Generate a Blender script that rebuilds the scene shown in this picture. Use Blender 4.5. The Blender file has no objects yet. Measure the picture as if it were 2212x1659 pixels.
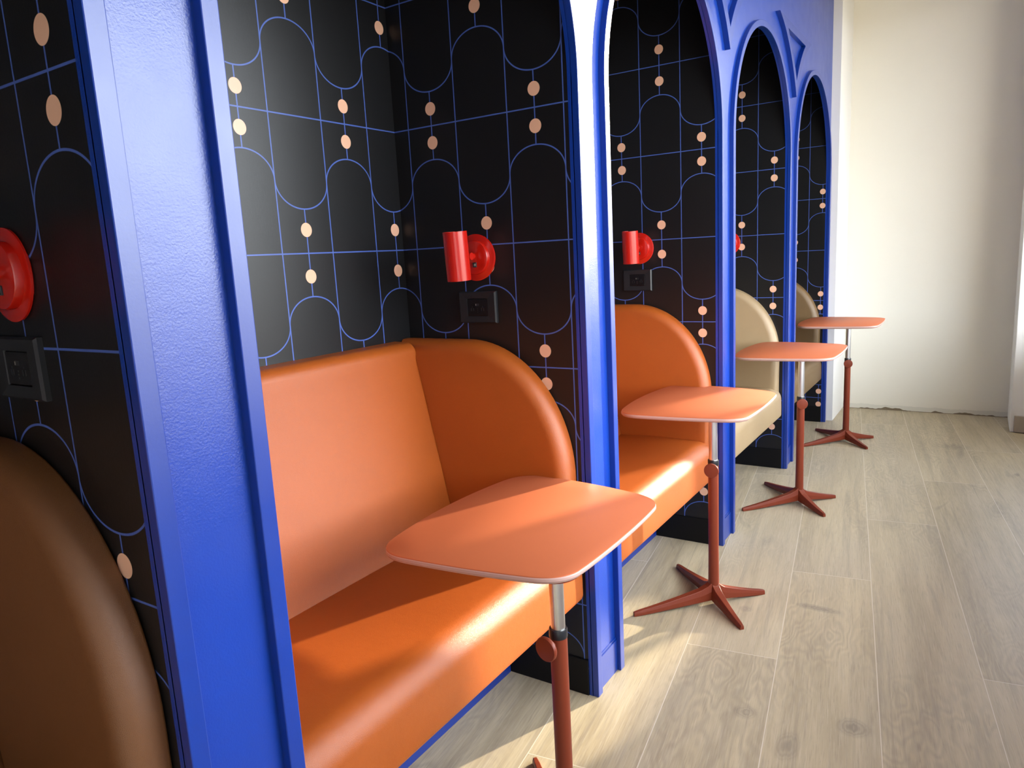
import bpy, bmesh, math, random
from mathutils import Vector, Matrix
random.seed(7)
PI = math.pi
SC = bpy.context.scene
COL = SC.collection

# ------------------------------------------------------------------ camera
CX, CY, CZ = 0.8368, -1.6436, 1.23
YAW, PITCH, ROLL, FPX = -0.5778, -0.1754, -0.0533, 1557.3
fw = Vector((math.sin(YAW)*math.cos(PITCH), math.cos(YAW)*math.cos(PITCH), math.sin(PITCH)))
r0 = Vector((math.cos(YAW), -math.sin(YAW), 0)); u0 = r0.cross(fw)
rr = math.cos(ROLL)*r0 + math.sin(ROLL)*u0
uu = -math.sin(ROLL)*r0 + math.cos(ROLL)*u0
cam_d = bpy.data.cameras.new('camera'); cam = bpy.data.objects.new('camera', cam_d); COL.objects.link(cam)
cam_d.sensor_width = 36; cam_d.lens = 36*FPX/2212; cam_d.clip_start = 0.02
cam.matrix_world = Matrix(((rr.x, uu.x, -fw.x, CX), (rr.y, uu.y, -fw.y, CY), (rr.z, uu.z, -fw.z, CZ), (0, 0, 0, 1)))
SC.camera = cam

# ------------------------------------------------------------------ light
SKY = 10.0
world = bpy.data.worlds.new('world'); SC.world = world; world.use_nodes = True
wb = world.node_tree.nodes['Background']
wt = world.node_tree
tc = wt.nodes.new('ShaderNodeTexCoord'); sp = wt.nodes.new('ShaderNodeSeparateXYZ'); wr = wt.nodes.new('ShaderNodeValToRGB')
wt.links.new(tc.outputs['Generated'], sp.inputs[0]); wt.links.new(sp.outputs[2], wr.inputs[0])
wr.color_ramp.elements[0].position = 0.0; wr.color_ramp.elements[0].color = (0.20, 0.18, 0.14, 1)      # ground and houses outside
wr.color_ramp.elements[1].position = 0.03; wr.color_ramp.elements[1].color = (0.86, 0.93, 1.0, 1)
wt.links.new(wr.outputs[0], wb.inputs[0]); wb.inputs[1].default_value = SKY
SUN_AZ, SUN_EL = math.radians(67), math.radians(12.6)     # the sun stands beyond the far right window
sun_d = bpy.data.lights.new('sun', 'SUN'); sun_d.energy = 10; sun_d.angle = math.radians(0.9); sun_d.color = (1.0, 0.86, 0.62)
sun = bpy.data.objects.new('sun', sun_d); COL.objects.link(sun)
sd = Vector((-math.cos(SUN_AZ)*math.cos(SUN_EL), -math.sin(SUN_AZ)*math.cos(SUN_EL), -math.sin(SUN_EL)))
sun.rotation_euler = sd.to_track_quat('-Z', 'Y').to_euler()
sun.location = (4, 9, 4)

SC.view_settings.view_transform = 'Standard'; SC.view_settings.look = 'None'
SC.view_settings.gamma = 1; SC.view_settings.use_curve_mapping = False
SC.view_settings.exposure = 0.58

# ------------------------------------------------------------------ constants of the place (metres)
P, W, T, D = 1.1762, 0.1768, 0.0287, 0.5894     # booth pitch, pier width, reveal depth, booth depth
R = (P-W)/2; ZS = 1.654                          # arch radius, springing height
V, S = 0.3308, 0.1654                            # wallpaper row and column spacing
ZB = 1.2636

# ------------------------------------------------------------------ material helpers
class G:
    def __init__(s, name):
        s.m = bpy.data.materials.new(name); s.m.use_nodes = True
        s.t = s.m.node_tree; s.b = s.t.nodes['Principled BSDF']
    def n(s, typ, **kw):
        o = s.t.nodes.new(typ)
        for k, v in kw.items(): setattr(o, k, v)
        return o
    def l(s, a, b): s.t.links.new(a, b)
    def put(s, inp, v):
        if isinstance(v, (int, float)): inp.default_value = v
        elif isinstance(v, (tuple, list)): inp.default_value = v
        else: s.l(v, inp)
    def M(s, op, a, b=None, c=None, clamp=False):
        o = s.n('ShaderNodeMath', operation=op, use_clamp=clamp)
        s.put(o.inputs[0], a)
        if b is not None: s.put(o.inputs[1], b)
        if c is not None: s.put(o.inputs[2], c)
        return o.outputs[0]
    def mix(s, f, a, b):
        o = s.n('ShaderNodeMix', data_type='RGBA')
        s.put(o.inputs[0], f); s.put(o.inputs[6], a); s.put(o.inputs[7], b)
        return o.outputs[2]
    def noise(s, vec, scale, detail=3, rough=0.5, dist=0.0):
        o = s.n('ShaderNodeTexNoise'); s.l(vec, o.inputs['Vector'])
        o.inputs['Scale'].default_value = scale; o.inputs['Detail'].default_value = detail
        o.inputs['Roughness'].default_value = rough; o.inputs['Distortion'].default_value = dist
        return o.outputs['Fac']
    def ramp(s, f, stops):
        o = s.n('ShaderNodeValToRGB'); s.l(f, o.inputs[0]); e = o.color_ramp.elements
        while len(e) < len(stops): e.new(0.5)
        for i, (p, c) in enumerate(stops): e[i].position = p; e[i].color = (*c, 1) if len(c) == 3 else c
        return o.outputs[0]
    def bump(s, h, strength=0.2, dist=0.001):
        o = s.n('ShaderNodeBump'); s.l(h, o.inputs['Height'])
        o.inputs['Strength'].default_value = strength; o.inputs['Distance'].default_value = dist
        s.l(o.outputs[0], s.b.inputs['Normal'])
    def obj(s): return s.n('ShaderNodeTexCoord').outputs['Object']
    def uv(s):
        o = s.n('ShaderNodeUVMap'); o.uv_map = 'UVMap'; return o.outputs[0]
    def pr(s, color=None, rough=None, metal=None, spec=None, coat=None, coat_rough=None, sheen=None, ior=None):
        for k, v in (('Base Color', color), ('Roughness', rough), ('Metallic', metal), ('Specular IOR Level', spec), ('Coat Weight', coat), ('Coat Roughness', coat_rough), ('Sheen Weight', sheen), ('IOR', ior)):
            if v is None: continue
            if k == 'Base Color' and isinstance(v, tuple) and len(v) == 3: v = (*v, 1)
            s.put(s.b.inputs[k], v)
        return s

def plain(name, color, rough=0.5, var=0.06, nscale=6, bump=0.0, bscale=200, **kw):
    g = G(name); o = g.obj()
    f = g.noise(o, nscale, 3)
    c2 = tuple(max(0, x*(1-var*2)) for x in color)
    g.pr(color=g.mix(f, (*color, 1), (*c2, 1)), rough=rough, **kw)
    if bump: g.bump(g.noise(o, bscale, 4, 0.6), bump, 0.001)
    return g.m

def leather(name, color, rough=0.42, spec=0.5):
    g = G(name); o = g.obj()
    f = g.noise(o, 9, 4, 0.6)
    dark = tuple(x*0.86 for x in color)
    g.pr(color=g.mix(f, (*color, 1), (*dark, 1)), rough=rough, spec=spec)
    vo = g.n('ShaderNodeTexVoronoi', feature='DISTANCE_TO_EDGE'); g.l(o, vo.inputs['Vector']); vo.inputs['Scale'].default_value = 620
    h = g.M('ADD', g.M('MULTIPLY', g.M('MINIMUM', vo.outputs['Distance'], 0.25), 1.4), g.M('MULTIPLY', g.noise(o, 60, 3), 0.7))
    g.bump(h, 0.34, 0.0014)
    return g.m

def blue_paint(name, rough=0.36, bump=0.12, bscale=330, k=1.0):
    g = G(name); o = g.obj()
    f = g.noise(o, 3, 4, 0.6)
    g.pr(color=g.mix(f, (0.0025*k, 0.037*k, 0.30*k, 1), (0.002*k, 0.034*k, 0.285*k, 1)), rough=g.M('ADD', g.M('MULTIPLY', g.noise(o, 14, 3), 0.1), rough-0.05), ior=1.62)
    h = g.M('ADD', g.noise(o, bscale, 3, 0.6), g.M('MULTIPLY', g.noise(o, 40, 3, 0.6), 0.8))
    g.bump(h, bump, 0.0015)
    return g.m

def wallpaper(name):
    g = G(name)
    sep = g.n('ShaderNodeSeparateXYZ'); g.l(g.uv(), sep.inputs[0]); u, v = sep.outputs[0], sep.outputs[1]
    um = g.M('FLOORED_MODULO', u, 2*S)
    even = g.M('LESS_THAN', um, S)
    lerp = lambda a, b: g.M('ADD', g.M('MULTIPLY', even, a-b), b)       # a in the even columns, b in the odd
    t = g.M('ABSOLUTE', g.M('SUBTRACT', g.M('FLOORED_MODULO', u, S), S/2))
    q = g.M('PINGPONG', v, V)
    w = g.M('ADD', g.M('MULTIPLY', even, g.M('SUBTRACT', g.M('MULTIPLY', q, 2), V)), g.M('SUBTRACT', V, q))
    mid = lerp(0.529*V, 0.471*V)
    gap = g.M('SUBTRACT', mid, 0.2*V)
    off = lerp(0.175*V, 0.135*V)
    LW = 0.00165
    def line(d, wd=LW): 
        return g.M('SUBTRACT', 1.0, g.M('DIVIDE', g.M('SUBTRACT', d, wd*0.75), wd*0.5, clamp=False), clamp=True)
    vert = line(g.M('SUBTRACT', S/2, t))
    horiz = line(g.M('PINGPONG', v, V/2))
    A, B = S/2, 0.2*V
    ex = g.M('DIVIDE', t, A); ez = g.M('DIVIDE', g.M('SUBTRACT', mid, w), B)
    f = g.M('SQRT', g.M('ADD', g.M('MULTIPLY', ex, ex), g.M('MULTIPLY', ez, ez)))
    gx = g.M('DIVIDE', ex, A); gz = g.M('DIVIDE', ez, B)
    gr = g.M('DIVIDE', g.M('SQRT', g.M('ADD', g.M('MULTIPLY', gx, gx), g.M('MULTIPLY', gz, gz))), g.M('MAXIMUM', f, 0.05))
    dist = g.M('DIVIDE', g.M('ABSOLUTE', g.M('SUBTRACT', f, 1)), gr)
    wave = g.M('MULTIPLY', line(dist), g.M('GREATER_THAN', ez, -0.03))
    link = g.M('MULTIPLY', line(t), g.M('LESS_THAN', w, gap))
    dz = g.M('SUBTRACT', w, off)
    dd = g.M('SQRT', g.M('ADD', g.M('MULTIPLY', t, t), g.M('MULTIPLY', dz, dz)))
    dot = g.M('SUBTRACT', 1.0, g.M('DIVIDE', g.M('SUBTRACT', dd, 0.0172), 0.0006), clamp=True)
    ln = g.M('MAXIMUM', g.M('MAXIMUM', vert, horiz), g.M('MAXIMUM', wave, link))
    o = g.obj()
    base = g.mix(g.noise(o, 5, 3), (0.0075, 0.0078, 0.009, 1), (0.0055, 0.0056, 0.0065, 1))
    c = g.mix(ln, base, (0.065, 0.12, 0.42, 1))
    c = g.mix(dot, c, (0.80, 0.47, 0.32, 1))
    weave = g.n('ShaderNodeMapping'); weave.inputs['Scale'].default_value = (900, 900, 60); g.l(o, weave.inputs[0])
    wn = g.noise(weave.outputs[0], 1, 2)
    weave2 = g.n('ShaderNodeMapping'); weave2.inputs['Scale'].default_value = (80, 80, 900); g.l(o, weave2.inputs[0])
    wn2 = g.noise(weave2.outputs[0], 1, 2)
    g.pr(color=c, rough=g.M('SUBTRACT', 0.37, g.M('MULTIPLY', dot, 0.06)), spec=0.42)
    g.bump(g.M('ADD', wn, wn2), 0.14, 0.0006)
    return g.m

KNOTS = ((0.432, 0.799, 0.055, 0.016, 0.75), (0.370, 0.126, 0.022, 0.022, 0.6), (0.495, 0.040, 0.022, 0.045, 0.6), (0.625, 0.190, 0.030, 0.030, 0.75), (0.220, 0.688, 0.018, 0.016, 0.6), (0.148, 1.312, 0.020, 0.050, 0.35),
         (0.762, 3.15, 0.07, 0.05, 0.5), (0.569, 1.727, 0.045, 0.07, 0.3), (0.951, 2.09, 0.03, 0.12, 0.4), (0.80, 3.02, 0.012, 0.09, 0.5))
def floor_mat(name):
    g = G(name)
    geo = g.n('ShaderNodeTexCoord').outputs['Object']
    rot = g.n('ShaderNodeMapping'); rot.vector_type = 'POINT'; g.l(geo, rot.inputs[0])
    rot.inputs['Rotation'].default_value = (0, 0, -math.atan(0.138))
    # after the turn x runs across the planks, y along them
    sep = g.n('ShaderNodeSeparateXYZ'); g.l(rot.outputs[0], sep.inputs[0]); x, y = sep.outputs[0], sep.outputs[1]
    PW, PL = 0.2675, 1.85
    xs = g.M('ADD', x, 0.0960+PW*40)
    k = g.M('FLOOR', g.M('DIVIDE', xs, PW))
    xl = g.M('MULTIPLY', g.M('FRACT', g.M('DIVIDE', xs, PW)), PW)
    ys = g.M('ADD', y, g.M('ADD', g.M('MULTIPLY', g.M('SUBTRACT', k, 41.0), -0.645), -0.365+PL*60))
    j = g.M('FLOOR', g.M('DIVIDE', ys, PL))
    yl = g.M('MULTIPLY', g.M('FRACT', g.M('DIVIDE', ys, PL)), PL)
    dx = g.M('MINIMUM', xl, g.M('SUBTRACT', PW, xl)); dy = g.M('MINIMUM', yl, g.M('SUBTRACT', PL, yl))
    d = g.M('MINIMUM', dx, dy)
    grout = g.M('SUBTRACT', 1.0, g.M('DIVIDE', g.M('SUBTRACT', d, 0.0009), 0.0006), clamp=True)
    wn = g.n('ShaderNodeTexWhiteNoise', noise_dimensions='2D'); cb = g.n('ShaderNodeCombineXYZ'); g.l(k, cb.inputs[0]); g.l(j, cb.inputs[1]); g.l(cb.outputs[0], wn.inputs[0])
    rnd = wn.outputs[0]
    gs = g.n('ShaderNodeSeparateXYZ'); g.l(geo, gs.inputs[0]); geox, geoy = gs.outputs[0], gs.outputs[1]
    # grain coordinate: per plank offset, stretched
    def coord(sx, sy, dz=0.0):
        c = g.n('ShaderNodeCombineXYZ')
        g.l(g.M('ADD', g.M('MULTIPLY', x, sx), g.M('MULTIPLY', rnd, 37.0)), c.inputs[0])
        g.l(g.M('MULTIPLY', y, sy), c.inputs[1]); g.l(g.M('MULTIPLY', rnd, 91.0), c.inputs[2])
        return c.outputs[0]
    warp = g.noise(coord(5, 1.6), 1.0, 3, 0.55)
    rings = g.M('SINE', g.M('ADD', g.M('MULTIPLY', warp, 150.0), g.M('MULTIPLY', x, 60.0)))
    fine = g.noise(coord(260, 9), 1.0, 4, 0.65)
    fine2 = g.noise(coord(90, 3.5), 1.0, 4, 0.6, 0.4)
    mid = g.noise(coord(16, 1.3), 1.0, 4, 0.55, 0.6)
    big = g.noise(coord(5, 0.7), 1.0, 3, 0.5)
    knot = g.noise(coord(8, 3.2), 1.0, 2, 0.5, 1.2)
    c = g.mix(g.ramp(mid, [(0.34, (0, 0, 0)), (0.66, (1, 1, 1))]), (0.385, 0.315, 0.205, 1), (0.52, 0.435, 0.288, 1))
    c = g.mix(g.M('MULTIPLY', g.ramp(big, [(0.45, (0, 0, 0)), (0.70, (1, 1, 1))]), 0.45), c, (0.40, 0.345, 0.27, 1))
    c = g.mix(g.M('MULTIPLY', g.ramp(fine, [(0.48, (0, 0, 0)), (0.72, (1, 1, 1))]), 0.34), c, (0.62, 0.55, 0.44, 1))
    c = g.mix(g.M('MULTIPLY', g.ramp(fine2, [(0.28, (1, 1, 1)), (0.48, (0, 0, 0))]), 0.36), c, (0.27, 0.225, 0.175, 1))
    c = g.mix(g.M('MULTIPLY', g.M('MULTIPLY', g.M('ADD', rings, 1.0), 0.5), g.M('MULTIPLY', g.ramp(g.noise(coord(3, 1.1), 1.0, 2), [(0.44, (0, 0, 0)), (0.58, (1, 1, 1))]), 0.34)), c, (0.27, 0.225, 0.17, 1))
    pore = g.noise(coord(420, 14), 1.0, 3, 0.6)
    c = g.mix(g.M('MULTIPLY', g.ramp(pore, [(0.30, (1, 1, 1)), (0.45, (0, 0, 0))]), 0.42), c, (0.22, 0.175, 0.12, 1))
    streak = g.noise(coord(30, 0.9), 1.0, 5, 0.6, 0.8)
    c = g.mix(g.M('MULTIPLY', g.ramp(streak, [(0.30, (1, 1, 1)), (0.42, (0, 0, 0))]), 0.40), c, (0.24, 0.20, 0.155, 1))
    c = g.mix(g.M('MULTIPLY', g.ramp(knot, [(0.70, (0, 0, 0)), (0.80, (1, 1, 1))]), 0.6), c, (0.20, 0.165, 0.13, 1))
    for kx, ky, ra, rb, st in KNOTS:       # knots in the tile pattern
        ex = g.M('DIVIDE', g.M('SUBTRACT', geox, kx), ra); ey = g.M('DIVIDE', g.M('SUBTRACT', geoy, ky), rb)
        e2 = g.M('ADD', g.M('ADD', g.M('MULTIPLY', ex, ex), g.M('MULTIPLY', ey, ey)), g.M('MULTIPLY', g.M('SUBTRACT', fine2, 0.5), 1.6))
        ring = g.M('MULTIPLY', g.M('ADD', g.M('SINE', g.M('MULTIPLY', e2, 9.0)), 1.0), 0.5)
        k2 = g.M('MULTIPLY', g.M('SUBTRACT', 1.0, g.M('DIVIDE', e2, 2.4), clamp=True), g.M('ADD', 0.5, g.M('MULTIPLY', ring, 0.5)))
        c = g.mix(g.M('MULTIPLY', k2, st), c, (0.185, 0.155, 0.125, 1))
    c = g.mix(g.M('MULTIPLY', g.M('SUBTRACT', rnd, 0.5), 0.30, clamp=True), c, (0.60, 0.54, 0.45, 1))
    c = g.mix(g.M('MULTIPLY', grout, 0.85), c, (0.66, 0.60, 0.50, 1))
    g.pr(color=c, rough=g.M('ADD', 0.44, g.M('MULTIPLY', fine, 0.14)), spec=0.4)
    h = g.M('SUBTRACT', g.M('ADD', g.M('MULTIPLY', fine, 0.6), g.M('MULTIPLY', fine2, 0.5)), g.M('MULTIPLY', grout, 0.6))
    g.bump(h, 0.16, 0.0015)
    return g.m

def plaster(name, color, bottom=False):
    g = G(name); o = g.obj()
    f = g.noise(o, 2.2, 4, 0.55)
    c = g.mix(f, (*color, 1), tuple(x*0.96 for x in color)+(1,))
    if bottom:   # unfinished dirty edge of the plaster just above the floor tiles
        sep = g.n('ShaderNodeSeparateXYZ'); g.l(o, sep.inputs[0])
        cb = g.n('ShaderNodeCombineXYZ'); g.l(sep.outputs[0], cb.inputs[0])
        n1 = g.noise(cb.outputs[0], 4.5, 3, 0.6); n2 = g.noise(cb.outputs[0], 9, 3, 0.6)
        lim = g.M('ADD', 0.003, g.M('MULTIPLY', g.M('MAXIMUM', g.M('SUBTRACT', n1, 0.47), 0.0), 0.11))
        gapm = g.M('LESS_THAN', sep.outputs[2], lim)
        band = g.M('LESS_THAN', sep.outputs[2], g.M('ADD', 0.02, g.M('MULTIPLY', n2, 0.03)))
        c = g.mix(g.M('MULTIPLY', band, 0.35), c, (0.50, 0.49, 0.44, 1))
        c = g.mix(gapm, c, (0.20, 0.155, 0.105, 1))
    g.pr(color=c, rough=0.8, spec=0.25)
    g.bump(g.noise(o, 60, 4, 0.6), 0.05, 0.001)
    return g.m

M_BLUE = blue_paint('blue_paint', 0.30, 0.22, 300)
M_TRIM = blue_paint('blue_trim_paint_shaded', 0.32, 0.06, 200, 0.85)  # field blue, darkened to put shade on kick board and trim sides
M_PAPER = wallpaper('black_line_wallpaper')
M_FLOOR = floor_mat('wood_look_tile')
M_WHITE = plaster('white_plaster', (0.80, 0.79, 0.76))
M_FAR = plaster('white_plaster_dirty_foot', (0.83, 0.80, 0.71), True)
M_DARKWALL = plaster('dark_plaster', (0.10, 0.095, 0.09))  # for the unseen near wall, set dark to cut bounce light
M_CEIL = plaster('ceiling_paint', (0.45, 0.45, 0.44))
M_BLACK = plain('black_paint', (0.005, 0.005, 0.0055), 0.45, bump=0.05, spec=0.2)
M_BROWN = leather('brown_leather', (0.160, 0.060, 0.017), 0.46, 0.6)
M_ORANGE = leather('orange_leather', (0.390, 0.085, 0.009), 0.41, 0.55)
M_BEIGE = leather('beige_leather', (0.37, 0.26, 0.14), 0.46, 0.7)
M_TAN = leather('tan_leather', (0.165, 0.092, 0.028), 0.46, 0.7)
M_SEAM = plain('dark_thread', (0.10, 0.03, 0.008), 0.7)
M_LAM = plain('terracotta_laminate', (0.540, 0.140, 0.054), 0.55, var=0.02, bump=0.02, spec=0.35)
M_METALRED = plain('terracotta_powder_coat', (0.185, 0.032, 0.013), 0.40, var=0.02, spec=0.32, bump=0.05, bscale=700)
M_RED = plain('red_enamel', (0.50, 0.010, 0.004), 0.25, var=0.03, coat=0.5, coat_rough=0.12)
M_CHROME = plain('satin_chrome', (0.86, 0.85, 0.83), 0.30, var=0.01, metal=1.0)
M_BLKPL = plain('black_plastic', (0.016, 0.017, 0.020), 0.30, var=0.05)
M_BLKPL2 = plain('black_gloss_plastic', (0.007, 0.006, 0.007), 0.22, var=0.05)
M_GREY = plain('grey_metal', (0.5, 0.48, 0.42), 0.35, metal=0.7)
M_TILEBASE = plain('tile_skirting', (0.42, 0.36, 0.28), 0.5, var=0.1, nscale=20)
M_FRAME = plain('white_window_frame', (0.75, 0.75, 0.74), 0.4)

def ply(name):
    g = G(name); sep = g.n('ShaderNodeSeparateXYZ'); g.l(g.obj(), sep.inputs[0])
    lay = g.M('PINGPONG', sep.outputs[2], 0.0022)
    f = g.ramp(g.M('DIVIDE', lay, 0.0022), [(0.35, (0, 0, 0)), (0.65, (1, 1, 1))])
    g.pr(color=g.mix(g.M('MULTIPLY', f, 0.35), (0.50, 0.31, 0.27, 1), (0.28, 0.15, 0.12, 1)), rough=0.5)
    return g.m
M_PLY = ply('plywood_edge')

# ------------------------------------------------------------------ mesh helpers
def link(name, me, mat, parent=None, smooth=False, bevel=0.0, bseg=2, kind=None):
    o = bpy.data.objects.new(name, me); COL.objects.link(o)
    mats = mat if isinstance(mat, (list, tuple)) else [mat]
    for m in mats: me.materials.append(m)
    if parent is not None: o.parent = parent
    if smooth:
        for p in me.polygons: p.use_smooth = True
    if bevel:
        b = o.modifiers.new('bevel', 'BEVEL'); b.width = bevel; b.segments = bseg; b.limit_method = 'ANGLE'; b.angle_limit = math.radians(35)
    if kind: o['kind'] = kind
    return o
def bm2me(bm, name):
    bmesh.ops.recalc_face_normals(bm, faces=bm.faces)
    me = bpy.data.meshes.new(name); bm.to_mesh(me); bm.free(); return me
def sharp(me, ang=35):
    me.polygons.foreach_set('use_smooth', [True]*len(me.polygons))
    me.set_sharp_from_angle(angle=math.radians(ang))
def box(bm, x0, x1, y0, y1, z0, z1, mi=0):
    vs = [bm.verts.new(p) for p in ((x0,y0,z0),(x1,y0,z0),(x1,y1,z0),(x0,y1,z0),(x0,y0,z1),(x1,y0,z1),(x1,y1,z1),(x0,y1,z1))]
    for f in ((0,3,2,1),(4,5,6,7),(0,1,5,4),(1,2,6,5),(2,3,7,6),(3,0,4,7)):
        fc = bm.faces.new([vs[i] for i in f]); fc.material_index = mi
def prism(bm, poly, fn, a, b):
    """poly of 2-D points extruded between depth a and b; fn(p, depth) gives the 3-D point"""
    A = [bm.verts.new(fn(p, a)) for p in poly]; B = [bm.verts.new(fn(p, b)) for p in poly]
    bm.faces.new(A); bm.faces.new(B[::-1])
    n = len(poly)
    for i in range(n): bm.faces.new((A[i], A[(i+1) % n], B[(i+1) % n], B[i]))
def strip(bm, outer, inner, fn, a, b, closed=False):
    n = len(outer); v = {}
    for d in (a, b):
        for nm, L in (('o', outer), ('i', inner)):
            for i, p in enumerate(L): v[nm, i, d] = bm.verts.new(fn(p, d))
    m = n if closed else n-1
    for i in range(m):
        j = (i+1) % n
        bm.faces.new((v['o', i, b], v['o', j, b], v['i', j, b], v['i', i, b]))
        bm.faces.new((v['o', i, a], v['i', i, a], v['i', j, a], v['o', j, a]))
        bm.faces.new((v['o', i, a], v['o', j, a], v['o', j, b], v['o', i, b]))
        bm.faces.new((v['i', i, a], v['i', i, b], v['i', j, b], v['i', j, a]))
    if not closed:
        for i in (0, n-1): bm.faces.new((v['o', i, a], v['o', i, b], v['i', i, b], v['i', i, a]))
YZ = lambda p, d: (d, p[0], p[1])
XY = lambda p, d: (p[0], p[1], d)
def lathe(bm, prof, c, axis='z', n=32, a0=0, a1=2*PI, cap=True):
    """prof: (radius, height) pairs turned about the axis through c"""
    full = abs(a1-a0-2*PI) < 1e-6; m = n if full else n+1
    rings = []
    for r, h in prof:
        ring = []
        for i in range(m):
            t = a0+(a1-a0)*i/n; u, w = r*math.cos(t), r*math.sin(t)
            p = {'z': (u, w, h), 'y': (u, h, w), 'x': (h, u, w)}[axis]
            ring.append(bm.verts.new((c[0]+p[0], c[1]+p[1], c[2]+p[2])))
        rings.append(ring)
    for k in range(len(prof)-1):
        for i in range(m if full else m-1):
            j = (i+1) % m
            bm.faces.new((rings[k][i], rings[k][j], rings[k+1][j], rings[k+1][i]))
    if cap and full:
        for ring in (rings[0], rings[-1]):
            if (ring[0].co-ring[m//2].co).length > 1e-5: bm.faces.new(ring)
def offset_poly(poly, d):
    """move a closed convex-ish polygon inward by d"""
    n = len(poly); area = sum(poly[i][0]*poly[(i+1) % n][1]-poly[(i+1) % n][0]*poly[i][1] for i in range(n)); sg = 1 if area > 0 else -1
    out = []
    for i in range(n):
        p0, p1, p2 = Vector(poly[i-1]), Vector(poly[i]), Vector(poly[(i+1) % n])
        e1 = (p1-p0).normalized(); e2 = (p2-p1).normalized()
        n1 = Vector((-e1.y, e1.x))*sg; n2 = Vector((-e2.y, e2.x))*sg
        b = (n1+n2)
        if b.length < 1e-6: b = n1
        b.normalize(); k = min(1.0/max(b.dot(n1), 0.35), 2.2)
        q = p1+b*d*k; out.append((q.x, q.y))
    return out
def arc(c, r, a0, a1, n, rz=None):
    rz = rz or r
    return [(c[0]+r*math.cos(a0+(a1-a0)*i/n), c[1]+rz*math.sin(a0+(a1-a0)*i/n)) for i in range(n+1)]

def thing(name, loc, label, cat, group=None, rz=0):
    o = bpy.data.objects.new(name, None); COL.objects.link(o); o.location = loc; o.rotation_euler = (0, 0, rz)
    o.empty_display_size = 0.1
    o['label'] = label; o['category'] = cat
    if group: o['group'] = group
    return o
def dup(root, loc, label, rz=0, group=None):
    def cp(o, par):
        c = o.copy(); COL.objects.link(c); c.parent = par
        for ch in [q for q in bpy.data.objects if q.parent == o]: cp(ch, c)
        return c
    r = root.copy(); COL.objects.link(r); r.location = loc; r.rotation_euler = (0, 0, rz); r['label'] = label
    for ch in [q for q in list(bpy.data.objects) if q.parent == root]: cp(ch, r)
    return r
def struct(name, bm, mat, bevel=0.0, smooth=False):
    return link(name, bm2me(bm, name), mat, bevel=bevel, smooth=smooth, kind='structure')

# ------------------------------------------------------------------ floor, far walls, ceiling, right wall with its windows
YF, YB = 4.05, -4.0
XR = 1.36
bm = bmesh.new(); box(bm, -0.75, 3.2, YB, YF+0.3, -0.12, 0.0); struct('floor', bm, M_FLOOR)
bm = bmesh.new(); box(bm, 0.035, 1.05, YF, YF+0.2, 0, 2.9); struct('wall_far', bm, M_FAR)
bm = bmesh.new(); box(bm, -0.75, 0.035, 3.592, YF+0.2, 0, 2.9); struct('wall_far_left', bm, M_WHITE)
bm = bmesh.new(); box(bm, 1.043, 1.14, 3.63, YF+0.2, 0, 2.9); struct('wall_far_right', bm, M_WHITE, bevel=0.004)
bm = bmesh.new(); box(bm, -0.75, 3.2, YB, YF+0.3, 2.9, 3.0); struct('ceiling', bm, M_CEIL)
bm = bmesh.new(); box(bm, 1.062, 1.14, 3.614, 3.631, 0.004, 0.105); struct('baseboard_right', bm, M_TILEBASE, bevel=0.002)
# right wall: sill wall, posts and head around a run of windows
bm = bmesh.new()
SILL = 0.70
box(bm, XR, XR+0.16, YB, 3.80, 0, SILL)
box(bm, XR, XR+0.16, YB, 3.80, 2.72, 2.9)
box(bm, XR, XR+0.16, 2.35, 2.75, SILL, 2.72)  # unseen post, placed to throw the shade band on the near table
box(bm, XR, XR+0.16, YB, -0.90, SILL, 2.72)  # unseen, closed off so faces towards the near end stay dark
struct('wall_right', bm, M_WHITE)
bm = bmesh.new(); box(bm, 1.14, XR, 3.66, 3.80, 0, 0.75); box(bm, 1.14, XR, 3.66, 3.80, 2.72, 2.9); struct('wall_far_return', bm, M_WHITE)
for i, (a, b) in enumerate(((-0.90, 2.35), (2.75, 3.66))):
    bm = bmesh.new()
    for z0, z1 in ((SILL, SILL+0.03), (2.69, 2.72)): box(bm, XR+0.05, XR+0.09, a, b, z0, z1)
    for y0 in (a, b-0.03): box(bm, XR+0.05, XR+0.09, y0, y0+0.03, SILL+0.03, 2.69)
    struct('window_%d' % (i+1), bm, M_FRAME)
bm = bmesh.new(); box(bm, -0.75, 3.2, YB-0.15, YB, 0, 2.9); struct('wall_near', bm, M_DARKWALL)

# ------------------------------------------------------------------ blue arcade wall
XF = -0.017                      # face of the plain field, the trim stands proud of it
Y0 = -2*P-0.02; Y1 = 3.592
def arch_pts(k, r, n=72, z0=0.0):
    """jamb and arch outline of the opening left of pier k+1 (y from kP+W to (k+1)P)"""
    yc = k*P+W+R
    return [(yc-r, z0)] + [(yc-r*math.cos(PI*i/n), ZS+r*math.sin(PI*i/n)) for i in range(n+1)] + [(yc+r, z0)]
poly = [(Y0, 0)]
for k in (-2, -1, 0, 1, 2): poly += arch_pts(k, R)
poly += [(Y1, 0), (Y1, 2.9), (Y0, 2.9)]
bm = bmesh.new(); prism(bm, poly, YZ, -T, XF); struct('wall_left', bm, M_BLUE)
BW = 0.027
for i, k in enumerate((-2, -1, 0, 1, 2)):
    bm = bmesh.new(); strip(bm, arch_pts(k, R+BW), arch_pts(k, R), YZ, XF-0.004, 0.0)
    bmesh.ops.recalc_face_normals(bm, faces=bm.faces)
    o = struct('trim_%d' % (i+1), bm, M_TRIM, bevel=0.0018)
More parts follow.
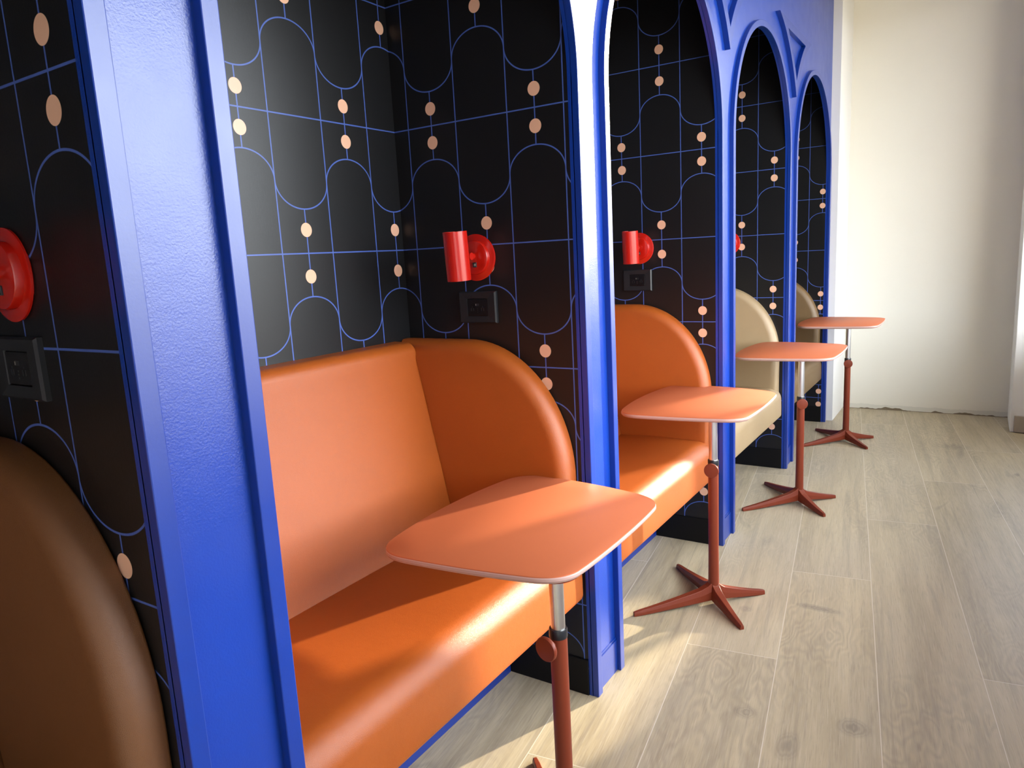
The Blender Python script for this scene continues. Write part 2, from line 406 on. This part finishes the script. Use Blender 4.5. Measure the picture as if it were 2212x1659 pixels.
# curved triangular frames in the spandrels
for i, k in enumerate((-1, 0, 1, 2)):
    yc = k*P+W/2; H = W/2+R
    def limb(r, n=20):
        zt = 2.24 if r > 0.68 else 2.28
        a0 = math.acos(min(1, H/r)); a1 = math.asin((zt-ZS)/r)
        return [(yc-H+r*math.cos(a0+(a1-a0)*j/n), ZS+r*math.sin(a0+(a1-a0)*j/n)) for j in range(n+1)]
    lo, li = limb(0.66), limb(0.70)
    mir = lambda L: [(2*yc-y, z) for y, z in L]
    outer = lo + mir(lo)[::-1][:-1]; inner = li + mir(li)[::-1][:-1]
    bm = bmesh.new(); strip(bm, outer, inner, YZ, XF-0.004, 0.004, closed=True)
    struct('trim_%d' % (i+6), bm, M_TRIM, bevel=0.001)
# plinth blocks at the pier feet
for i, k in enumerate((-1, 0, 1, 2)):
    bm = bmesh.new(); y0, y1 = k*P+BW, k*P+W-BW
    box(bm, XF-0.003, XF+0.006, y0, y1, 0.0, 0.098); box(bm, XF-0.003, XF+0.003, y0, y1, 0.098, 0.105)
    struct('trim_%d' % (i+10), bm, M_TRIM, bevel=0.0012)

# ------------------------------------------------------------------ booth walls with wallpaper
ZTOP = 2.42
UOFF = {-2: (0.34, 0.37*V), -1: (0.34, 0.37*V), 0: (D-0.2175-D+0.0, 0.0), 1: (0.329, 0.0), 2: (0.33, -0.007), 3: (0.2945, 0.31*V)}
UOFF[0] = (D-0.2175, 0.0)        # even column starts at x = -0.3719
def wall_uv(me, fu):
    uvl = me.uv_layers.new(name='UVMap')
    for p in me.polygons:
        for li in p.loop_indices:
            co = me.vertices[me.loops[li].vertex_index].co
            uvl.data[li].uv = fu(p, co)
for k in range(-2, 4):
    ou, ov = UOFF[k]
    y1 = k*P+W if k < 3 else 3.592
    bm = bmesh.new(); box(bm, -D-0.02, -T, k*P, y1, 0, ZTOP)
    me = bm2me(bm, 'wall_divider')
    wall_uv(me, lambda p, co: ((co.x+ou) if abs(p.normal.y) > 0.5 else co.y, co.z-ZB+ov))
    link('wall_divider', me, M_PAPER, kind='structure')
    bm = bmesh.new(); box(bm, -D, -T, k*P-0.005, k*P, 0, 0.108); struct('baseboard_divider', bm, M_BLACK, bevel=0.0015)
    if k > -2:
        ub = -D+ou-k*P                  # the pattern runs on round the corner
        bm = bmesh.new(); box(bm, -D-0.10, -D, (k-1)*P+W, k*P, 0, ZTOP)
        me = bm2me(bm, 'wall_back')
        wall_uv(me, lambda p, co: (co.y+ub, co.z-ZB+ov))
        link('wall_back', me, M_PAPER, kind='structure')
        bm = bmesh.new(); box(bm, -D-0.10, -T, (k-1)*P+W-0.01, k*P+0.01, ZTOP, ZTOP+0.02); struct('ceiling_booth', bm, M_BLACK)

# ------------------------------------------------------------------ banquettes
def pillow(prof, y0, y1, r0, r1, seg=8, crown=0.0):
    """profile in x-z swept along y, with rounded ends of radius r0 (at y0) and r1 (at y1)"""
    secs = []
    for i in range(seg+1):
        if r0 > 0:
            t = PI/2*i/seg; secs.append((y0+r0*(1-math.sin(t)), r0*(1-math.cos(t))) )
    secs = [(y0+r0*(1-math.cos(PI/2*i/seg)), r0*(1-math.sin(PI/2*i/seg))) for i in range(seg+1)] if r0 > 0 else [(y0, 0)]
    nmid = 10 if crown else 1
    ya, yb = y0+r0, y1-r1
    for i in range(1, nmid): secs.append((ya+(yb-ya)*i/nmid, 0))
    secs += [(y1-r1*(1-math.sin(PI/2*i/seg)), r1*(1-math.cos(PI/2*i/seg))) for i in range(seg+1)] if r1 > 0 else [(y1, 0)]
    bm = bmesh.new(); rings = []
    zmin = min(p[1] for p in prof); zmax = max(p[1] for p in prof)
    for y, d in secs:
        pp = offset_poly(prof, d) if d > 1e-6 else prof
        s = (y-y0)/(y1-y0)
        ring = []
        for (x, z) in pp:
            zz = z
            if crown and z > zmin+0.6*(zmax-zmin): zz = z+crown*math.sin(PI*min(1, max(0, s)))**0.7
            ring.append(bm.verts.new((x, y, zz)))
        rings.append(ring)
    n = len(prof)
    for a, b in zip(rings, rings[1:]):
        for i in range(n): bm.faces.new((a[i], a[(i+1) % n], b[(i+1) % n], b[i]))
    bm.faces.new(rings[0]); bm.faces.new(rings[-1])
    return bm
def soft(name, bm, mat, parent):
    me = bm2me(bm, name); sharp(me, 50); return link(name, me, mat, parent)
# all of it is built for the booth whose right divider face stands at local y = 0, its left one at -(P-W)
LB = -(P-W)
def seat_profile():
    pts = [(-0.585, 0.290), (-0.585, 0.452)]
    pts += [(-0.40, 0.455), (-0.30, 0.460), (-0.22, 0.461), (-0.13, 0.459)]
    pts += arc((-0.090, 0.394), 0.062, math.radians(88), math.radians(2), 14, 0.063)[0:]
    pts += [(-0.027, 0.345)]
    pts += arc((-0.047, 0.312), 0.020, 0, math.radians(-88), 5)
    return pts
def banquette(y, mat, label, group, back_mat=None):
    t = thing('banquette', (0, y, 0), label, 'banquette', group)
    soft('seat', pillow(seat_profile(), LB+0.004, -0.004, 0.022, 0.022, crown=0.006), mat, t)
    # leaning back cushion
    bp = [(-0.588, 0.45), (-0.416, 0.45), (-0.428, 0.53), (-0.516, 0.95)]
    bp += arc((-0.5495, 0.966), 0.036, math.radians(10), math.radians(100), 8)
    bp += [(-0.588, 1.003)]
    soft('backrest', pillow(bp, LB+0.020, -0.0605, 0.004, 0.011, 6), mat, t)
    def panel():
        return [(-0.588, 0.41), (-0.045, 0.41), (-0.043, 0.64)] + arc((-0.365, 0.64), 0.322, 0.02, PI/2, 26, 0.366)[1:] + [(-0.45, 1.006), (-0.588, 1.006)]
    soft('side_panel', pillow(panel(), -0.064, -0.001, 0.036, 0.006, 8), mat, t)
    soft('side_panel', pillow(panel(), LB+0.001, LB+0.034, 0.004, 0.024, 8), mat, t)
    bm = bmesh.new(); box(bm, -0.315, -0.290, LB+0.004, -0.006, 0, 0.292)
    k = link('kick_board', bm2me(bm, 'kick_board'), M_TRIM, t); k['label'] = 'blue painted kick board'
    return t
banquette(-P, M_BROWN, 'dark brown leather banquette in the nearest booth at the left edge of the photo', 'leather booth banquettes')
banquette(0, M_ORANGE, 'large orange leather banquette with backrest in full view behind the nearest table', 'leather booth banquettes')
banquette(P, M_ORANGE, 'orange leather banquette with sunlit seat in the second full booth, behind the second nearest table', 'leather booth banquettes')
banquette(2*P, M_BEIGE, 'pale beige leather banquette in the booth behind the third table', 'leather booth banquettes')
banquette(3*P, M_TAN, 'olive tan leather banquette in the last booth beside the white wall', 'leather booth banquettes')

# ------------------------------------------------------------------ sconces
def make_sconce(x, y, z, label):
    t = thing('wall_sconce', (x, y, z), label, 'wall lamp', 'red sconces on the booth dividers')
    bm = bmesh.new(); lathe(bm, [(0.0005, 0), (0.061, 0), (0.0632, -0.002), (0.0632, -0.005), (0.060, -0.0065), (0.046, -0.0055), (0.0445, -0.0065)], (0, 0, 0), 'y', 56)
    me = bm2me(bm, 'backplate'); sharp(me, 40); link('backplate', me, M_RED, t)
    bm = bmesh.new(); lathe(bm, [(0.046, -0.005), (0.046, -0.0145), (0.0445, -0.0165), (0.036, -0.018), (0.0005, -0.018)], (0, 0, 0), 'y', 48)
    me = bm2me(bm, 'canopy'); sharp(me, 40); link('canopy', me, M_RED, t)
    bm = bmesh.new(); lathe(bm, [(0.0085, -0.017), (0.0085, -0.030), (0.0065, -0.032), (0.0065, -0.058)], (0.0, 0, 0.004), 'y', 20)
    lathe(bm, [(0.0005, -0.012), (0.010, -0.012), (0.010, 0.012), (0.0005, 0.012)], (0.0, -0.040, 0.004), 'x', 18)
    me = bm2me(bm, 'arm'); sharp(me, 40); link('arm', me, M_RED, t)
    # half open tube: C section, opening towards the wall, with a thick rolled lip
    bm = bmesh.new(); ro, ri = 0.0325, 0.0295; a0, a1 = math.radians(-235), math.radians(60)
    secO = arc((0, 0), ro, a0, a1, 40); secI = arc((0, 0), ri, a0, a1, 40)
    strip(bm, [(p[0], p[1]-0.090) for p in secO], [(p[0], p[1]-0.090) for p in secI], lambda p, d: (p[0], p[1], d), -0.058, 0.070)
    bmesh.ops.transform(bm, matrix=Matrix.Translation((0, -0.090, 0.006)) @ Matrix.Rotation(math.radians(3.5), 4, 'X') @ Matrix.Translation((0, 0.090, -0.006)), verts=bm.verts)
    me = bm2me(bm, 'shade'); sharp(me, 40); link('shade', me, M_RED, t)
    bm = bmesh.new(); lathe(bm, [(0.0005, -0.006), (0.0135, -0.006), (0.0135, 0.010), (0.011, 0.014), (0.0005, 0.014)], (0, -0.086, 0.045), 'z', 20)
    link('lamp_holder', bm2me(bm, 'lamp_holder'), M_BLKPL, t)
    bm = bmesh.new(); box(bm, -0.001, 0.011, -0.021, -0.0175, -0.026, -0.013)
    s = link('switch', bm2me(bm, 'switch'), M_BLKPL, t, bevel=0.0008)
    bm = bmesh.new(); box(bm, 0.0045, 0.009, -0.0222, -0.0208, -0.023, -0.016)
    link('rocker', bm2me(bm, 'rocker'), M_GREY, s)
    return t
sc = make_sconce(-0.328, 0, 1.231, 'red wall sconce above the orange banquette in the nearest full booth')
dup(sc, (-0.343, P, 1.233), 'red wall sconce with bright vertical reflection in the second arched booth')
dup(sc, (-0.268, -P, 1.240), 'red wall sconce cut off by the left edge of the photo')
dup(sc, (-0.317, 2*P, 1.236), 'red wall sconce in the third arched booth, mostly hidden behind the blue pier')

# ------------------------------------------------------------------ sockets
def make_socket(x, y, z, label):
    t = thing('wall_socket', (x, y, z), label, 'power socket', 'black sockets under the sconces')
    w, h = 0.0625, 0.0435
    # bevelled frame with a raised rim
    bm = bmesh.new(); rings = []
    for (a, b, d) in ((w, h, 0), (w, h, -0.007), (w-0.004, h-0.003, -0.0105), (0.0345, 0.0245, -0.0095), (0.0335, 0.0235, -0.006)):
        rings.append([bm.verts.new(p) for p in ((-a, d, -b), (a, d, -b), (a, d, b), (-a, d, b))])
    for A, B in zip(rings, rings[1:]):
        for i in range(4): bm.faces.new((A[i], A[(i+1) % 4], B[(i+1) % 4], B[i]))
    bm.faces.new(rings[0]); bm.faces.new(rings[-1])
    link('cover_plate', bm2me(bm, 'cover_plate'), M_BLKPL, t)
    bm = bmesh.new(); box(bm, -0.033, 0.033, -0.0088, -0.0055, -0.023, 0.023)
    ins = link('socket_insert', bm2me(bm, 'socket_insert'), M_BLKPL2, t, bevel=0.0008)
    bm = bmesh.new(); box(bm, -0.007, 0.006, -0.0094, -0.0085, 0.004, 0.0105)
    u = link('usb_port', bm2me(bm, 'usb_port'), M_BLKPL, ins)
    bm = bmesh.new(); box(bm, -0.0055, -0.0035, -0.0099, -0.0092, 0.005, 0.0095); link('contact', bm2me(bm, 'contact'), M_GREY, u)
    for q in (-0.017, 0.017):
        bm = bmesh.new()
        for dx, dz, a, b in ((-0.004, -0.006, 0.0011, 0.004), (0.004, -0.006, 0.0011, 0.004), (0, 0.001, 0.0016, 0.0016)):
            box(bm, q+dx-a, q+dx+a, -0.0092, -0.0087, dz-b, dz+b)
        link('slots', bm2me(bm, 'slots'), M_BLKPL, ins)
    bm = bmesh.new()
    for dz in (-0.004, -0.009, -0.014): box(bm, -0.0012, 0.0012, -0.0092, -0.0087, dz-0.0014, dz+0.0014)
    link('slots', bm2me(bm, 'slots'), M_BLKPL, ins)
    return t
so = make_socket(-0.330, 0, 1.095, 'black wall socket below the sconce in the nearest full booth')
dup(so, (-0.352, P, 1.104), 'black wall socket below the sconce in the second arched booth')
dup(so, (-0.275, -P, 1.113), 'black wall socket cut off by the left edge, above the brown banquette')

# ------------------------------------------------------------------ side tables
def top_outline():
    cs = [(0.224, -0.236), (0.224, 0.240), (-0.190, 0.286), (-0.190, -0.290)]
    sag = [0.010, 0.020, 0.034, 0.012]
    side = []
    for i in range(4):
        p, q = Vector(cs[i]), Vector(cs[(i+1) % 4]); d = q-p; L = d.length; nr = Vector((d.y, -d.x))/L; s = sag[i]
        Rr = (L*L/4+s*s)/(2*s); half = math.asin(L/2/Rr); c = (p+q)/2-nr*(Rr-s); e = d/L
        side.append([c+(nr*math.cos(-half+2*half*j/24)+e*math.sin(-half+2*half*j/24))*Rr for j in range(25)])
    rr_ = 0.062; out = []
    for i in range(4):
        A = side[i]; B = side[(i+1) % 4]; cnr = Vector(cs[(i+1) % 4]); prev = Vector(cs[i])
        out += [v for v in A if (v-cnr).length > rr_ and (v-prev).length > rr_]
        a = min(A, key=lambda v: abs((v-cnr).length-rr_)); b = min(B, key=lambda v: abs((v-cnr).length-rr_))
        for j in range(1, 10):
            t = j/10; out.append(a*(1-t)**2+cnr*2*t*(1-t)+b*t*t)
    return [(v.x, v.y) for v in out]
TOP = top_outline()
def make_table(x, y, tx, ty, tz, label, rz=0.0, knob_rz=0.0):
    """x, y: foot of the stem; tx, ty: middle of the top; tz: height of the top face"""
    t = thing('side_table', (x, y, 0), label, 'side table', 'terracotta tables in front of the booths')
    ox, oy = tx-x, ty-y; th = 0.0165
    ca, sa = math.cos(rz), math.sin(rz)
    def ring(bm, d, z): return [bm.verts.new((ox+ca*p[0]-sa*p[1], oy+sa*p[0]+ca*p[1], z)) for p in offset_poly(TOP, d)]
    # laminate top face
    bm = bmesh.new(); A = ring(bm, 0.0015, tz-0.0022); B = ring(bm, 0.0015, tz-0.0006); C = ring(bm, 0.0026, tz)
    n = len(A)
    for a, b in ((A, B), (B, C)):
        for i in range(n): bm.faces.new((a[i], a[(i+1) % n], b[(i+1) % n], b[i]))
    bm.faces.new(C); bm.faces.new(A)
    me = bm2me(bm, 'tabletop'); sharp(me, 30); top = link('tabletop', me, M_LAM, t)
    bm = bmesh.new()
    rg = [ring(bm, 0.0016, tz-0.0022), ring(bm, 0.0, tz-0.0048), ring(bm, 0.0, tz-0.0095), ring(bm, 0.004, tz-0.0145), ring(bm, 0.012, tz-th)]
    for a, b in zip(rg, rg[1:]):
        for i in range(n): bm.faces.new((a[i], a[(i+1) % n], b[(i+1) % n], b[i]))
    bm.faces.new(rg[0]); bm.faces.new(rg[-1])
    me = bm2me(bm, 'plywood_core'); sharp(me, 50); e = link('plywood_core', me, M_PLY, top); e['label'] = 'pale pink plywood edge'
    # mounting plate under the top
    bm = bmesh.new(); lathe(bm, [(0.0005, 0), (0.045, 0), (0.045, 0.004), (0.0005, 0.004)], (0, 0, tz-th-0.004), 'z', 28)
    link('mounting_plate', bm2me(bm, 'mounting_plate'), M_METALRED, t, smooth=False)
    # telescoping stem
    bm = bmesh.new(); lathe(bm, [(0.0142, 0.42), (0.0142, tz-th-0.002)], (0, 0, 0), 'z', 32)
    me = bm2me(bm, 'inner_tube'); sharp(me, 40); i_ = link('inner_tube', me, M_CHROME, t); i_['label'] = 'chrome inner tube'
    bm = bmesh.new(); lathe(bm, [(0.0143, 0.500), (0.0178, 0.500), (0.0182, 0.502), (0.0182, 0.516), (0.0170, 0.519), (0.0143, 0.519)], (0, 0, 0), 'z', 32)
    me = bm2me(bm, 'collar'); sharp(me, 40); c_ = link('collar', me, M_BLKPL, t); c_['label'] = 'black plastic collar'
    bm = bmesh.new(); lathe(bm, [(0.0200, 0.030), (0.0185, 0.075), (0.0172, 0.20), (0.0172, 0.501), (0.0146, 0.501)], (0, 0, 0), 'z', 32)
    me = bm2me(bm, 'outer_tube'); sharp(me, 40); link('outer_tube', me, M_METALRED, t)
    # round clamp knob facing the camera end of the room
    kd = Vector((math.sin(knob_rz), -math.cos(knob_rz), 0)); kc = Vector((0, 0, 0.490))+kd*0.018
    bm = bmesh.new(); lathe(bm, [(0.006, 0.018), (0.006, -0.014), (0.0225, -0.0145), (0.0243, -0.017), (0.0246, -0.021), (0.0232, -0.0236), (0.012, -0.0247), (0.0005, -0.0250)], (0, 0, 0), 'y', 36)
    rot = Matrix.Rotation(knob_rz, 4, 'Z'); bmesh.ops.transform(bm, matrix=Matrix.Translation(kc) @ rot, verts=bm.verts)
    me = bm2me(bm, 'clamp_knob'); sharp(me, 40); link('clamp_knob', me, M_METALRED, t)
    # four tapering legs of the cast foot
    for ang, L in ((134, 0.300), (226, 0.300), (314, 0.197), (46, 0.197)):
        a = math.radians(ang); dx, dy = math.cos(a), math.sin(a)
        bm = bmesh.new(); secs = []
        N = 12
        for i in range(N+1):
            s = i/N; r = 0.004+(L-0.004)*s
            top_z = 0.017+0.050*(1-s)**1.25+0.018*max(0, 1-s*5)**2
            bot_z = 0.0+0.020*(1-s)**1.1
            hw = 0.0085+0.0105*(1-s)
            if i == N: hw *= 0.82; top_z -= 0.002
            tw = hw*0.66
            secs.append([bm.verts.new((dx*r-dy*q, dy*r+dx*q, z)) for q, z in ((-hw, bot_z), (hw, bot_z), (hw*0.96, bot_z+(top_z-bot_z)*0.55), (tw, top_z), (-tw, top_z), (-hw*0.96, bot_z+(top_z-bot_z)*0.55))])
        for A, B in zip(secs, secs[1:]):
            for i in range(6): bm.faces.new((A[i], A[(i+1) % 6], B[(i+1) % 6], B[i]))
        bm.faces.new(secs[0]); bm.faces.new(secs[-1])
        link('leg', bm2me(bm, 'leg'), M_METALRED, t, bevel=0.0016, bseg=3)
    return t
make_table(0.185, -0.527, 0.013, -0.347, 0.650, 'nearest terracotta side table, its foot cut off by the bottom of the photo', 0.0, math.radians(-10))
make_table(0.112, 0.686, 0.005, 0.865, 0.680, 'second nearest terracotta side table, standing before the booth with the sunlit orange seat', 0.0, math.radians(8))
make_table(0.168, 1.830, 0.088, 1.975, 0.715, 'third terracotta side table, in front of the pale beige banquette', 0.0, math.radians(20))
make_table(0.195, 3.060, 0.138, 3.125, 0.733, 'farthest terracotta side table, in front of the white wall', 0.0, math.radians(12))
